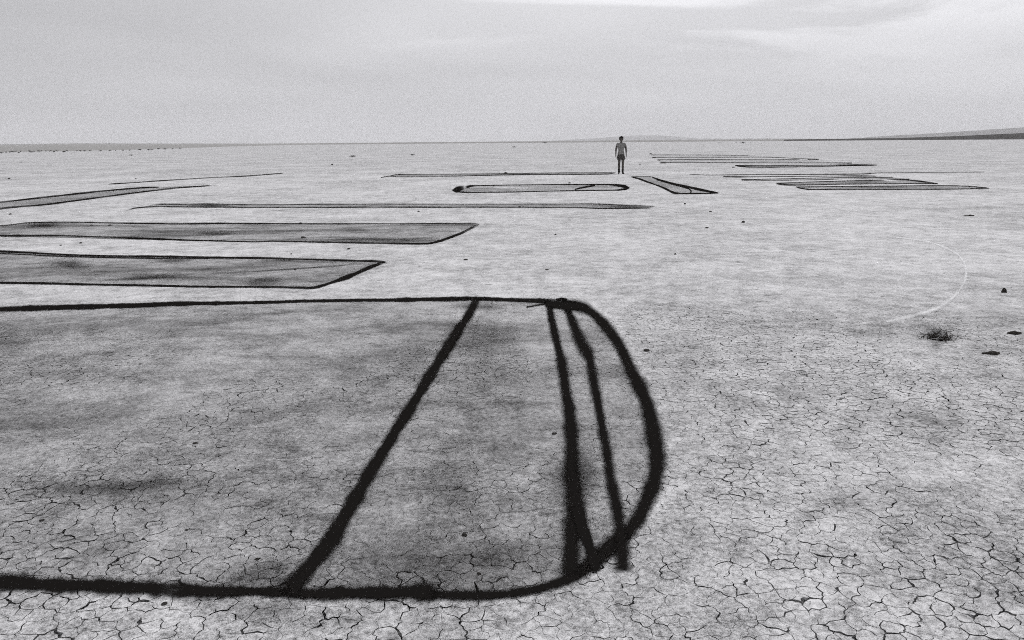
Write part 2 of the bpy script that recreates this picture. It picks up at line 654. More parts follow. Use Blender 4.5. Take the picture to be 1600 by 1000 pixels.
GF = [tuple(sf[i]) for i in seen]
# floor of the cracks under the plates
b0 = len(GV)
hx = half_width(Y1)
GV += [(-half_width(Y0) - .1, Y0 - .1, -0.075), (half_width(Y0) + .1, Y0 - .1, -0.075), (hx + .1, Y1 + .1, -0.075), (-hx - .1, Y1 + .1, -0.075)]
GF.append((b0, b0 + 1, b0 + 2, b0 + 3))
ground = mesh_obj('ground', GV, GF, M_PLAYA, None, True)
ground['kind'] = 'structure'
ga = ground.data.attributes.new('silt', 'FLOAT', 'POINT')
ga.data.foreach_set('value', [silt_value(v[0], v[1]) if v[2] > -0.07 and math.hypot(v[0], v[1]) < 40 else 0.35 for v in GV])


def shown_size(c):
    p = Vector((pv[c][0], pv[c][1], -CAM_H))
    z = p.dot(fwd)
    if z < 0.3:
        return 0
    x, y = W / 2 + F * p.dot(rt) / z, H / 2 - F * p.dot(up) / z
    if not (0 < x < W and 0 < y < H):
        return 0
    return CAM_H / z ** 3


order = sorted(cell_list, key=lambda q: -shown_size(q[0]))
for c, r in order[:300]:
    make_plate_object('mud_plate', [(c, r)], ground)
rest = make_plate_object('mud_plates_beyond', order[300:], ground)
rest['kind'] = 'stuff'

# ------------------------------------------------------------------ lines of black oil on the lake bed
def catmull(ps, step):
    out = []
    n = len(ps)
    for i in range(n - 1):
        p0, p1, p2, p3 = ps[max(0, i - 1)], ps[i], ps[i + 1], ps[min(n - 1, i + 2)]
        d = math.hypot(p2[0] - p1[0], p2[1] - p1[1])
        k = max(1, int(d / step))
        for j in range(k):
            t = j / k
            out.append(tuple(0.5 * (2 * b + (c - a) * t + (2 * a - 5 * b + 4 * c - d_) * t * t + (-a + 3 * b - 3 * c + d_) * t ** 3)
                             for a, b, c, d_ in zip(p0, p1, p2, p3)))
    out.append(tuple(ps[-1]))
    return out


layer = [0]


def stroke(parent, pts_px, soft=0.45, density=1.0, step=7.0, name='line', label=None, rough=0.15, broken=1.0):
    """pts_px: (x, y, width) in photo pixels along the middle of the line, width across it as seen"""
    layer[0] += 1
    z0 = 0.0048 + 0.00035 * (layer[0] % 9)
    ps = catmull([tuple(map(float, p)) for p in pts_px], step)
    us = (-2.4, -1.7, -1.2, -0.8, -0.3, 0.3, 0.8, 1.2, 1.7, 2.4)
    V, Fc, UV = [], [], []
    n = len(ps)
    seed = random.uniform(0, 100)
    org = parent.location
    for i, p in enumerate(ps):
        a, b = ps[max(0, i - 1)], ps[min(n - 1, i + 1)]
        tx, ty = b[0] - a[0], b[1] - a[1]
        le = math.hypot(tx, ty) + 1e-9
        nx, ny_ = -ty / le, tx / le
        w = p[2] * 0.5 * (0.88 if p[2] < 4 else min(1.0, 0.88 + (p[2] - 4) * 0.03)) * (1 + rough * 2.0 * noise.noise((i * 0.19, seed, 0.0)) + rough * 1.6 * noise.noise((i * 0.7, seed, 4.0)))
        sh = p[2] * rough * 0.7 * noise.noise((i * 0.11, seed, 9.0))
        for u in us:
            q = P(p[0] + nx * (u * w + sh), p[1] + ny_ * (u * w + sh))
            V.append((q.x - org.x, q.y - org.y, ground_h(q.x, q.y) + z0 - org.z))
            UV.append((u, i / (n - 1)))
    m_ = len(us)
    for i in range(n - 1):
        for j in range(m_ - 1):
            Fc.append((i * m_ + j, i * m_ + j + 1, (i + 1) * m_ + j + 1, (i + 1) * m_ + j))
    o = mesh_obj(name, V, Fc, M_OIL, parent, True)
    uvl = o.data.uv_layers.new(name='UVMap')
    for lp in o.data.loops:
        uvl.data[lp.index].uv = UV[lp.vertex_index]
    o['soft'] = soft * (1.35 if parent is f1 else 1.0)
    o['density'] = density
    dm = P(*ps[n // 2][:2]).length
    o['broken'] = max(0.0, min(0.42, (dm - 7.0) / 22.0)) * broken
    o['fade'] = 0.45 if name in ('smear', 'overspray', 'damp_soil') else (0.03 if parent is f1 else 0.012)
    if label:
        o['label'] = label
    return o


def wash(parent, poly_px, mat, step=0.2, strength=1.0, name='oil_film'):
    """thin film inside an outline given in photo pixels; tessellated so that it follows the ground"""
    layer[0] += 1
    z0 = 0.0036 + 0.0002 * (layer[0] % 5)
    pl = [P(x, y) for x, y in poly_px]
    dense = []
    for i in range(len(pl)):
        a, b = pl[i], pl[(i + 1) % len(pl)]
        k = max(1, min(300, int((b - a).length / step)))
        dense += [a.lerp(b, j / k).to_2d() for j in range(k)]
    nb = len(dense)
    xs, ys = [p.x for p in dense], [p.y for p in dense]
    inner = []
    for gx in np.arange(min(xs), max(xs), step):
        for gy in np.arange(min(ys), max(ys), step):
            inner.append(Vector((gx + random.uniform(-.2, .2) * step, gy + random.uniform(-.2, .2) * step)))
    v, e, f, ov_, oe_, of_ = delaunay_2d_cdt(dense + inner, [(i, (i + 1) % nb) for i in range(nb)], [], 0, 1e-6)
    arr = np.array([(q.x, q.y) for q in dense])
    nxt = np.roll(arr, -1, 0)

    def inside_poly(x, y):
        cond = (arr[:, 1] > y) != (nxt[:, 1] > y)
        xi = arr[:, 0] + (y - arr[:, 1]) * (nxt[:, 0] - arr[:, 0]) / np.where(np.abs(nxt[:, 1] - arr[:, 1]) < 1e-12, 1e-12, nxt[:, 1] - arr[:, 1])
        return bool((cond & (x < xi)).sum() % 2)
    org = parent.location
    faces = []
    for t in f:
        cx = sum(v[i].x for i in t) / len(t)
        cy = sum(v[i].y for i in t) / len(t)
        if inside_poly(cx, cy):
            faces.append(tuple(t))
    used = sorted({i for t in faces for i in t})
    rm = {o: i for i, o in enumerate(used)}
    V = [(v[i].x - org.x, v[i].y - org.y, ground_h(v[i].x, v[i].y) + z0 - org.z) for i in used]
    o = mesh_obj(name, V, [tuple(rm[i] for i in t) for t in faces], mat, parent, True)
    uvl = o.data.uv_layers.new(name='UVMap')
    for lp in o.data.loops:
        uvl.data[lp.index].uv = (strength, 0)
    return o


def figure(px, py, label, group='black oil figures drawn on the lake bed'):
    p = P(px, py)
    o = empty('oil_drawing', (p.x, p.y, 0.0))
    return tag(o, label, 'ground drawing', group)


def xy(ps):
    return [(p[0], p[1]) for p in ps]


# --- the big near loop
f1 = figure(750, 930, 'large nearest black oil loop with round right end and a diagonal line across it')
top1 = [(-420, 497, 11), (-200, 491, 10), (0, 484, 8.5), (60, 482, 8), (130, 479.5, 8), (220, 477, 7.5), (300, 474.5, 6.5), (390, 473, 5), (470, 471, 5), (560, 469.5, 5), (640, 468.5, 6),
        (700, 467.5, 7), (750, 467, 6.5), (800, 469, 6), (850, 471, 8), (890, 473, 10)]
arc1 = [(862, 474, 9), (890, 476, 13), (912, 482, 15), (930, 494, 15), (949, 514, 16), (970, 543, 18), (984, 572, 19), (996, 598, 21), (1012, 634, 22), (1021, 676, 25), (1025, 722, 26), (1023, 748, 26),
        (1014, 776, 25), (998, 808, 25), (976, 835, 26), (950, 859, 27), (925, 882, 26), (893, 901, 21), (854, 916, 16), (816, 924, 14.5), (768, 929, 14.5), (720, 930, 15), (680, 928, 17), (640, 928, 17)]
bot1 = [(700, 928, 16), (688, 926, 24), (656, 926, 25), (592, 927, 21), (528, 928, 20), (464, 928, 18), (400, 925, 15), (345, 924, 18), (300, 923, 21), (246, 920, 23), (150, 917, 25), (60, 914, 22), (0, 911, 24), (-120, 907, 24), (-330, 900, 24)]
stroke(f1, top1, 0.35)
stroke(f1, arc1, 0.72, label='rounded right end of the loop')
stroke(f1, bot1, 0.65)
stroke(f1, [(749, 460, 12), (746, 466, 12), (741, 476, 13), (733, 492, 13), (717, 515, 14), (700, 543, 15), (670, 590, 16), (640, 640, 17), (612, 684, 17), (579, 734, 20), (553, 782, 22), (515, 846, 24), (480, 891, 26), (455, 920, 29), (440, 932, 24)], 0.55, label='diagonal line across the loop')
stroke(f1, [(860, 466, 10), (860, 474, 11), (860, 488, 10), (864, 508, 10), (871, 539, 13), (876, 562, 15), (880, 584, 16), (885, 612, 17), (891, 642, 20), (893, 680, 21), (894, 715, 23), (894, 744, 27), (896, 786, 31), (898, 815, 32), (895, 842, 24), (893, 868, 27), (890, 902, 34)], 0.8)
stroke(f1, [(902, 790, 18), (910, 822, 18), (918, 846, 18), (926, 868, 19), (934, 894, 18)], 0.45)
stroke(f1, [(882, 467, 10), (884, 474, 11), (888, 488, 12), (897, 510, 16), (908, 535, 18), (921, 558, 17), (926, 585, 15), (931, 617, 14), (938, 650, 15), (943, 676, 15), (950, 715, 17), (954, 744, 17), (961, 778, 17), (968, 814, 19), (974, 859, 23), (974, 896, 25)], 0.85, 0.97)
stroke(f1, [(852, 476, 8), (870, 478, 11), (890, 480, 12), (905, 481, 10)], 0.5)
stroke(f1, [(869, 469.5, 5), (878, 468, 5.5), (886, 469.5, 5)], 0.3)
stroke(f1, [(822, 481, 2.5), (832, 479, 3), (845, 476.5, 3), (856, 476, 3)], 0.8, 0.9)
stroke(f1, [(690, 478, 9), (730, 479, 12), (762, 480, 10), (800, 482, 5)], 1.3, 0.42, name='overspray')
stroke(f1, [(0, 770, 16), (70, 762, 20), (150, 764, 20), (230, 758, 22), (320, 752, 24), (370, 752, 14)], 1.5, 0.42, name='smear')
stroke(f1, [(865, 690, 40), (880, 740, 60), (890, 790, 62), (900, 830, 50)], 1.6, 0.33, name='overspray')
stroke(f1, [(905, 690, 26), (918, 740, 34), (922, 780, 30)], 1.5, 0.40, name='overspray')
stroke(f1, [(700, 525, 40), (780, 545, 60), (830, 548, 40)], 1.6, 0.22, name='overspray')
stroke(f1, [(640, 770, 40), (700, 762, 70), (760, 765, 50)], 1.6, 0.22, name='overspray')
stroke(f1, [(350, 905, 22), (420, 900, 36), (470, 880, 30)], 1.6, 0.32, name='overspray')
stroke(f1, [(330, 944, 24), (420, 950, 34), (500, 948, 24)], 1.6, 0.30, name='overspray')
stroke(f1, [(490, 885, 40), (600, 880, 60), (740, 890, 56), (850, 880, 40)], 1.6, 0.13, name='overspray')
wash(f1, xy(top1[:-1]) + xy(arc1[2:]) + xy(bot1[1:]), M_WASH, 0.15)

# --- second band
f2 = figure(500, 449, 'second nearest dark film band with pointed right end and double upper line')
t2 = [(-300, 384, 3), (0, 393, 3), (80, 397, 2.6), (160, 399.5, 2.4), (320, 402, 3.2), (440, 404, 3.2), (540, 406.5, 3.4), (585, 408, 4), (607, 410, 3.4)]
b2 = [(-300, 440, 3.4), (0, 442, 3.2), (160, 445, 3.2), (320, 448, 3.2), (420, 448.5, 3.2), (462, 449.5, 4), (492, 449.5, 4.5), (516, 442, 4), (544, 432.5, 7.5), (555, 428, 5), (575, 419, 5.5), (592, 412.5, 5), (604, 410, 3.6)]
stroke(f2, t2, 0.35, 0.97, step=9)
stroke(f2, b2, 0.3, 1.0, step=8)
stroke(f2, [(-300, 388, 2.4), (0, 396.5, 2.2), (80, 400, 2.2), (160, 402, 2.6), (260, 404, 2.2), (330, 404, 1.6)], 0.5, 0.85, step=9)
stroke(f2, [(330, 428, 2), (420, 423, 2.2), (480, 419, 2.2), (540, 414.5, 2), (590, 411, 1.6)], 1.0, 0.65, step=9, name='smear')
stroke(f2, [(60, 410, 7), (100, 413, 10), (150, 417, 9)], 1.5, 0.5, name='smear')
stroke(f2, [(150, 438, 4), (240, 434, 6), (310, 431, 5)], 1.5, 0.55, name='smear')
stroke(f2, [(380, 441, 7), (425, 438, 9), (450, 442, 6)], 1.5, 0.45, name='smear')
stroke(f2, [(230, 406, 4), (270, 408, 6), (310, 406, 4)], 1.5, 0.5, name='smear')
wash(f2, xy(t2) + xy(b2[::-1]), M_WASH2, 0.3)

# --- third band
f3 = figure(600, 381, 'third dark film band tapering to a curved right tip near the middle')
t3 = [(-260, 352, 2), (-80, 355, 2), (0, 353, 2), (40, 348.5, 2.2), (80, 347.5, 2.2), (125, 347.5, 1.6), (200, 349, 2), (290, 349.5, 2.6), (400, 349, 1.9), (500, 350, 2), (580, 350, 1.4), (650, 350, 1.6), (720, 349.5, 2), (749, 350, 2.8)]
b3 = [(-260, 364, 2.4), (0, 368.5, 3), (100, 369, 2.3), (200, 372, 2.6), (300, 375.5, 2.3), (400, 378, 2), (425, 377, 2), (525, 379, 2.4), (650, 381, 2.6), (676, 380, 3), (690, 376.5, 3.8), (704, 371, 4), (722, 364, 3.4), (738, 356, 3.4), (750, 351, 3.2)]
stroke(f3, t3, 0.4, 0.95, step=9)
stroke(f3, b3, 0.35, 1.0, step=9)
stroke(f3, [(0, 370, 1.6), (60, 370.5, 1.6), (120, 371.5, 1.8), (200, 373.5, 1.8), (260, 375, 1.2)], 0.7, 0.75, step=9)
stroke(f3, [(480, 370, 2.5), (540, 372, 3), (620, 374, 2.6), (690, 371.5, 2.4)], 1.3, 0.6, step=9, name='smear')
stroke(f3, [(40, 353, 4), (70, 351.5, 6), (100, 350, 4)], 1.5, 0.6, name='smear')
stroke(f3, [(300, 365, 3), (340, 366, 5), (380, 364, 3)], 1.5, 0.45, name='smear')
wash(f3, xy(t3) + xy(b3[::-1]), M_WASH2, 0.4, 0.95)

# --- long thin strip
f4 = figure(620, 324, 'long thin double line strip running across the middle, blurred at right')
t4 = [(238, 319.5, 1.4), (252, 319, 2.2), (290, 319, 1.6), (325, 318.5, 1.8), (400, 320, 1.1), (500, 319, 1.4), (625, 319, 1.2), (800, 319, 1.2), (925, 318.5, 1.4), (975, 320.5, 1.4), (1024, 322.5, 1.2)]
b4 = [(196, 329.5, 0.8), (208, 325.5, 1.6), (222, 323.8, 2), (250, 323, 1.4), (300, 323.5, 1.8), (400, 324, 1.4), (505, 324, 1.8), (625, 324, 1.9), (800, 324, 1.5), (900, 324.5, 1.4), (950, 326, 1.8), (1018, 325, 1.5)]
stroke(f4, t4, 0.6, 0.85, step=8)
stroke(f4, b4, 0.5, 0.95, step=8)
stroke(f4, [(290, 321, 4), (330, 321, 5.5), (370, 321.5, 4)], 1.3, 0.6, name='smear')
stroke(f4, [(920, 321, 4), (970, 323, 5.5), (1020, 324, 4)], 1.3, 0.7, name='smear')
wash(f4, xy(t4) + xy(b4[::-1]), M_WASH3, 0.6)

# --- wedge on the left
f5 = figure(75, 319, 'narrow oil wedge of two converging lines at the left edge')
t5 = [(-200, 338, 3), (0, 316, 2.4), (62, 309, 2.6), (125, 302.5, 2.4), (187, 296.2, 2.5), (230, 293, 2.4), (250, 292.5, 1.4)]
b5 = [(-200, 350, 3), (0, 326.2, 2.8), (75, 319, 2.8), (150, 309.5, 2.4), (225, 299.8, 2.2), (275, 294, 2.0), (322, 290.6, 1.9), (332, 290, 1.0)]
stroke(f5, t5, 0.3, 1.0, step=8)
stroke(f5, b5, 0.3, 1.0, step=8)
stroke(f5, [(250, 293, 2), (300, 291.5, 2), (345, 289, 1.5)], 1.2, 0.45, name='smear')
wash(f5, xy(t5) + xy(b5[::-1]), M_WASH3, 0.7)

f6 = figure(250, 283, 'single thin oil line rising to the right behind the left wedge')
stroke(f6, [(168, 287.8, 1.0), (180, 287.2, 2.0), (215, 285, 1.6), (250, 282.6, 1.6), (325, 278, 1.2), (385, 275, 1.8), (442, 270.6, 1.5)], 0.4, 0.95)

# --- thin band ending at the person's feet
f7 = figure(780, 273, 'thin oil band across the distance ending beside the feet of the person')
t7 = [(620, 272.6, 1.4), (700, 272.2, 0.9), (800, 271, 1.1), (875, 270, 1.1), (950, 270, 1.2), (963, 270, 1.6)]
b7 = [(595, 277.6, 1.3), (608, 275.5, 1.1), (622, 276.6, 0.9), (700, 275.5, 0.9), (800, 273.2, 1.6), (875, 272.6, 1.5), (940, 272.2, 1.5), (955, 271.2, 2.2), (963, 270, 1.5)]
stroke(f7, [(595, 277.6, 1.3), (610, 275, 1.3), (620, 272.6, 1.4)], 0.5, 0.9)
stroke(f7, t7, 0.5, 0.9)
stroke(f7, b7, 0.5, 0.95)
wash(f7, xy(t7) + xy(b7[::-1]), M_WASH3, 1.0)

# --- small closed loop
f8 = figure(830, 299, 'small flat closed oil loop with thick dark ends left of centre distance')
l8 = [(728, 293, 6), (714, 296, 7.5), (708, 298.5, 5), (720, 300.3, 2.5), (740, 300.8, 1.8), (800, 300.2, 1.6), (850, 299, 1.4), (925, 297.8, 1.6), (960, 297.4, 1.8), (972, 296.4, 3.5), (983, 294.6, 4), (977, 291.8, 5), (966, 289.8, 4), (950, 288.4, 2.4), (910, 288.2, 1.8), (875, 288.4, 1.4), (800, 289.2, 1.4), (750, 290.4, 1.8), (736, 291, 3.4), (726, 293.6, 5)]
stroke(f8, l8, 0.35, 1.0, step=5, broken=0.15)
stroke(f8, [(898, 296, 2.2), (912, 292.8, 3.4), (930, 289.8, 2.6)], 0.4, 1.0, step=5, broken=0.1)
wash(f8, xy(l8), M_WASH3, 0.7, 0.7)

# --- slanted quadrilateral
f9 = figure(1070, 302, 'slanted four sided oil outline lying right of the person')
l9 = [(987, 276.6, 1.6), (1000, 280, 2.6), (1012, 284.5, 2.8), (1026, 289.2, 2.4), (1040, 295, 3.8), (1052, 301, 4.4), (1060, 302.4, 3.2), (1082, 302.6, 2.2), (1105, 302.4, 2), (1122, 301.8, 1.8)]
l9b = [(1018, 276.4, 1.8), (1030, 281, 2.4), (1048, 286, 4), (1070, 291, 4.2), (1095, 296.5, 4.2), (1110, 299.6, 3.8), (1123, 301.8, 1.6)]
stroke(f9, l9, 0.3, 1.0, step=4, broken=0.15)
stroke(f9, l9b, 0.35, 1.0, step=4, broken=0.15)
stroke(f9, [(986, 276.4, 1.6), (1002, 276, 1.0), (1018, 276.3, 1.4)], 0.4, 0.9, step=4)
stroke(f9, [(1026, 280.5, 2), (1040, 285, 1.6), (1060, 290.6, 1.6), (1076, 295, 2.4), (1080, 298.5, 3), (1079, 302, 3)], 0.5, 0.95, step=4, broken=0.2)
wash(f9, xy(l9) + xy(l9b[::-1]), M_WASH3, 0.7, 0.75)

# --- far right lines
fA = figure(1100, 244, 'farthest pale oil strip on the right, highest of the right hand strips')
tA = [(1017, 242, 1.0), (1060, 242, 0.9), (1120, 242.4, 0.9), (1170, 243, 0.8)]
bA = [(1020, 246.2, 1.2), (1060, 246, 0.9), (1130, 246, 0.8), (1200, 245.8, 0.9), (1250, 248, 0.9), (1278, 249, 1.7)]
stroke(fA, tA, 0.7, 0.75)
stroke(fA, bA, 0.7, 0.75)
stroke(fA, [(1262, 248.9, 1.4), (1280, 249.2, 1.2)], 0.5, 1.0)
wash(fA, xy(tA) + xy(bA[::-1]), M_WASH3, 2.0, 0.35)
fB = figure(1150, 254, 'far grey oil strip just below the farthest one on the right')
tB = [(1027, 249.8, 1.3), (1060, 249.4, 1.0), (1130, 249.2, 0.9), (1200, 249.4, 0.9), (1250, 249.4, 1.0)]
bB = [(1034, 254, 1.3), (1060, 254.2, 0.9), (1130, 254.2, 1.1), (1200, 254.4, 1.0), (1290, 254.6, 1.0), (1332, 255, 1.9)]
stroke(fB, tB, 0.7, 0.8)
stroke(fB, bB, 0.7, 0.9)
wash(fB, xy(tB) + xy(bB[::-1]), M_WASH3, 2.0, 0.35)
fC = figure(1200, 261, 'far dark spindle of oil with thick left tip right of the person')
tC = [(1148, 258.6, 1.6), (1165, 258.8, 2), (1200, 258.8, 1.2), (1280, 258.2, 1.2), (1340, 257.6, 2), (1371, 258, 1.4)]
bC = [(1150, 259, 1.4), (1166, 260.8, 2.2), (1200, 261.2, 1.8), (1260, 260.6, 1.2), (1330, 259, 1.4), (1366, 258.2, 1.4)]
stroke(fC, tC, 0.45, 1.0)
stroke(fC, bC, 0.45, 1.0)
wash(fC, xy(tC) + xy(bC[::-1]), M_WASH3, 1.5, 0.8)
fD = figure(1250, 272, 'hair thin oil line running farthest right across the distance')
stroke(fD, [(1076, 272.4, 0.8), (1110, 273.6, 1.2), (1200, 272.8, 1.1), (1300, 272.4, 1.8), (1350, 272, 1.8), (1372, 270.4, 1.0), (1450, 269.6, 1.0), (1500, 269.2, 1.0), (1540, 268.8, 0.8)], 0.6, 0.9)
fE = figure(1250, 276, 'thin oil line with dark ends below the hair thin line')
stroke(fE, [(1129, 276.2, 1.6), (1150, 276.4, 2), (1180, 276.4, 1.2), (1240, 275.8, 1.0), (1310, 275.2, 1.6), (1345, 275, 2), (1370, 275.2, 1.2)], 0.5, 0.95)
fF = figure(1270, 280, 'grey strip of two oil lines above the broad dark strips')
tF = [(1158, 280.8, 2.0), (1180, 280.4, 1.2), (1250, 278.8, 1.1), (1330, 277.4, 1.3), (1396, 277.2, 1.4)]
bF = [(1158, 281.4, 2.0), (1200, 281.8, 1.2), (1270, 281, 1.2), (1350, 279.8, 1.6), (1422, 280, 1.5)]
stroke(fF, tF, 0.6, 0.9)
stroke(fF, bF, 0.6, 0.95)
wash(fF, xy(tF) + xy(bF[::-1]), M_WASH3, 1.2, 0.55)
fG = figure(1340, 288, 'broad dark pointed oil strip, second lowest on the right')
tG = [(1212, 286.8, 2), (1250, 285, 1.4), (1310, 283.2, 1.4), (1375, 281.4, 1.6), (1412, 281, 1.8), (1437, 283.4, 2.4), (1466, 287, 1.4)]
bG = [(1212, 287, 1.6), (1232, 289.2, 2), (1290, 288.8, 1.2), (1350, 287.8, 1.2), (1420, 287, 1.4), (1466, 287, 1.3)]
stroke(fG, tG, 0.45, 1.0)
stroke(fG, bG, 0.45, 1.0)
stroke(fG, [(1290, 287, 3), (1340, 285.5, 5), (1400, 284, 5)], 1.2, 0.3, name='smear')
wash(fG, xy(tG) + xy(bG[::-1]), M_WASH3, 1.0, 1.0)
fH = figure(1400, 296, 'longest dark oil strip on the right, lowest of the right hand strips')
tH = [(1243, 292.4, 1.6), (1280, 292, 1.4), (1375, 291.2, 1.4), (1475, 290.2, 1.4), (1512, 291, 1.8), (1535, 293.2, 2.4), (1547, 294.2, 1.2)]
bH = [(1244, 292.6, 1.6), (1262, 296, 2), (1310, 296.2, 1.2), (1375, 296.4, 1.3), (1475, 296, 1.3), (1520, 295, 1.5), (1547, 294.2, 1.3)]
stroke(fH, tH, 0.45, 1.0)
stroke(fH, bH, 0.45, 1.0)
stroke(fH, [(1290, 294, 3), (1380, 293.4, 3.5), (1450, 292.6, 3)], 1.2, 0.4, name='smear')
wash(fH, xy(tH) + xy(bH[::-1]), M_WASH3, 1.0, 0.8)

# --- pale arc scuffed in the dust on the right
fa = empty('scuffed_arc', tuple(P(1505, 430)))
tag(fa, 'pale thin curved track scuffed in the clay on the right', 'track')
arcp = [(1400, 371, 1.6), (1450, 378, 1.8), (1480, 389, 2.2), (1500, 402, 2.4), (1509, 420, 3), (1508, 438, 3.2), (1497, 458, 3.4), (1478, 474, 4), (1455, 486, 4.5), (1420, 496, 4), (1385, 504, 3)]
o = stroke(fa, arcp, 0.7, 0.6, name='track')
o.data.materials.clear()
o.data.materials.append(M_DUST)
for lp in o.data.uv_layers[0].data:
    lp.uv = (max(0.0, 1.0 - abs(lp.uv[0]) / 2.2) * 1.1, 0)

# ------------------------------------------------------------------ stones and scraps
def rock_mesh(seed, flat=0.7, sub=2):
    bm = bmesh.new()
    bmesh.ops.create_icosphere(bm, subdivisions=sub, radius=0.5)
    for v in bm.verts:
        n = noise.noise(v.co * 2.3 + Vector((seed * 3.1, seed, 0))) * 0.45 + noise.noise(v.co * 6.0 + Vector((0, seed, seed))) * 0.12
        v.co *= 1 + n
        v.co.z *= flat
    zmin = min(v.co.z for v in bm.verts)
    for v in bm.verts:
        v.co.z = max(v.co.z, zmin * 0.55) - zmin * 0.45
    me = bpy.data.meshes.new('stone')
    bm.to_mesh(me)
    bm.free()
    me.materials.append(M_STONE)
    return me


rock_meshes = [rock_mesh(s) for s in range(5)]


def stone(px, py, wpx, hpx, label):
    p = P(px, py)
    sc = (p - Vector((0, 0, CAM_H))).dot(fwd) / F
    o = bpy.data.objects.new('stone', rock_meshes[int(px * 7 + py) % 5])
    o.location = (p.x, p.y, ground_h(p.x, p.y) - 0.004)
    o.rotation_euler = (0, 0, random.uniform(0, 6.28))
    o.scale = (wpx * sc * 1.2, wpx * sc * 1.1, max(hpx * sc, 0.01) * 1.45)
    link(o)
    tag(o, label, 'stone', 'dark stones scattered on the lake bed')


for s in [
    (474, 372, 5.5, 4.5, 'dark stone lying inside the third oil band'),
    (469, 349, 5, 2.5, 'small dark stone on the upper line of the third band'),
    (790, 270.6, 5, 2.6, 'dark stone on the thin band left of the person'),
    (1161, 348, 4.5, 4.5, 'round dark stone alone right of centre below the slanted outline'),
    (1104, 356.5, 5, 3, 'dark stone left of the round stone right of centre'),
    (1055, 398, 3.5, 3.5, 'small round stone below centre right, right of the second band'),
    (855, 422, 5, 3, 'small flat stone right of the tip of the second band'),
    (868, 367, 3, 3, 'tiny stone right of the tip of the third band'),
    (1010, 548, 8, 6, 'dark clod just outside the rounded end of the near loop'),
    (725, 835, 8, 7, 'dark clod between the diagonal and the upright lines of the near loop'),
    (256, 943, 9, 6, 'dark clod just below the bottom line of the near loop'),
    (812, 323, 3, 2, 'tiny stone on the long thin strip'),
    (728, 406, 6, 3, 'flat dark stone between the tips of the second and third bands'),
    (545, 389, 5, 3, 'flat dark stone between second and third bands near the middle'),
    (455, 397, 3, 3, 'tiny stone between second and third bands left of the flat stone'),
    (461, 422, 3.5, 3, 'tiny stone inside the second band'),
    (126, 380, 4, 3.2, 'small stone between second and third bands at far left'),
    (95, 383.5, 3, 2.5, 'tiny stone between second and third bands near the left edge'),
    (172, 352.5, 4.5, 2.6, 'small stone inside the third band at left'),
    (143, 352, 3.5, 2, 'tiny stone inside the third band, left of another stone'),
    (16, 335, 3.5, 3, 'small stone at left edge below the oil wedge'),
    (14, 280, 3, 3, 'small stone at left edge above the oil wedge'),
    (212, 280, 2.4, 2.4, 'tiny stone above the single thin line at left'),
    (519, 258, 3, 2.4, 'tiny far stone below the distant tufts'),
    (1070, 319, 3, 3, 'tiny stone below the slanted outline'),
    (890, 286.5, 3, 2.5, 'tiny stone above the small closed loop'),
    (812, 290, 3, 2.5, 'tiny stone on the upper line of the small closed loop'),
    (1110, 331, 4, 2.4, 'flat stone below and right of the slanted outline'),
    (1000, 257, 3, 2, 'tiny stone right of the person'),
    (1277, 499.5, 3.5, 3, 'small dark stone on open ground left of the pale arc'),
    (654, 331, 3, 2.4, 'tiny stone between long thin strip and third band at centre'),
    (1146, 261.8, 4, 2, 'dark clod at the left tip of the far spindle'),
    (1017, 241, 4.5, 2, 'dark clod at the left end of the farthest right strip'),
    (1022, 247, 6.5, 2, 'dark clod below the end of the farthest right strip'),
    (1030, 250.6, 6, 2, 'dark clod at the left end of the second far strip'),
    (1036, 255.2, 8, 3, 'largest dark clod at the left end of the far strips'),
    (866, 676, 7, 5, 'small clod between the upright line and diagonal of the near loop'),
    (66, 813, 8, 4, 'flat dark clod in the lower left of the near loop'),
    (292, 828, 5, 3, 'tiny clod right of the flat clod in the near loop'),
    (402, 873, 8, 4, 'dark clod left of the foot of the diagonal line'),
    (219, 570, 4, 3, 'tiny clod in the upper left of the near loop'),
    (748, 895, 7, 5, 'small clod above the bottom line of the near loop'),
    (305, 693, 7, 5, 'dark clod in the middle left of the near loop'),
]:
    stone(*s)


def shard(px, py, wpx, hpx, tall, label, seed):
    """thin curled scrap: a bent tapering sheet with thickness"""
    p = P(px, py)
    s = (p - Vector((0, 0, CAM_H))).dot(fwd) / F
    n = 9
    wl = wpx * s
    V, Fc = [], []
    rnd = random.Random(seed)
    for i in range(n):
        t = i / (n - 1)
        x = (t - 0.5) * wl
        if tall:
            ht = hpx * s * (max(0.06, t / 0.72) if t < 0.72 else max(0.3, 1 - (t - 0.72) * 1.2)) * rnd.uniform(0.92, 1.05)
            y = 0.02 * math.sin(t * 3)
            for dy in (-0.008, 0.008):
                V.append((x, y + dy, -0.01))
                V.append((x * 1.0, y + dy + 0.02, ht))
        else:
            prof = (max(0.03, math.sin(math.pi * t ** (1.0 if seed == 2 else 1.9))) ** 1.2) * rnd.uniform(0.6, 1.25)
            depth = 0.03 * prof * rnd.uniform(0.7, 1.1) + 0.004
            lift = hpx * s * prof * rnd.uniform(0.5, 1.1)
            V.append((x, -depth, 0.0))
            V.append((x, -depth * 0.4, lift + 0.006))
            V.append((x, depth, -0.004))
            V.append((x, depth * 0.6, lift * 0.7 + 0.012))
    order_ = (0, 1, 3, 2)
    for i in range(n - 1):
        for k in range(4):
            a, b = order_[k], order_[(k + 1) % 4]
            Fc.append((i * 4 + a, i * 4 + b, i * 4 + 4 + b, i * 4 + 4 + a))
    Fc += [tuple(order_), tuple((n - 1) * 4 + q for q in order_[::-1])]
    o = mesh_obj('bark_scrap', V, Fc, M_TWIG)
    o.location = (p.x, p.y, ground_h(p.x, p.y) + 0.002)
    tag(o, label, 'scrap', 'dark scraps on the right')


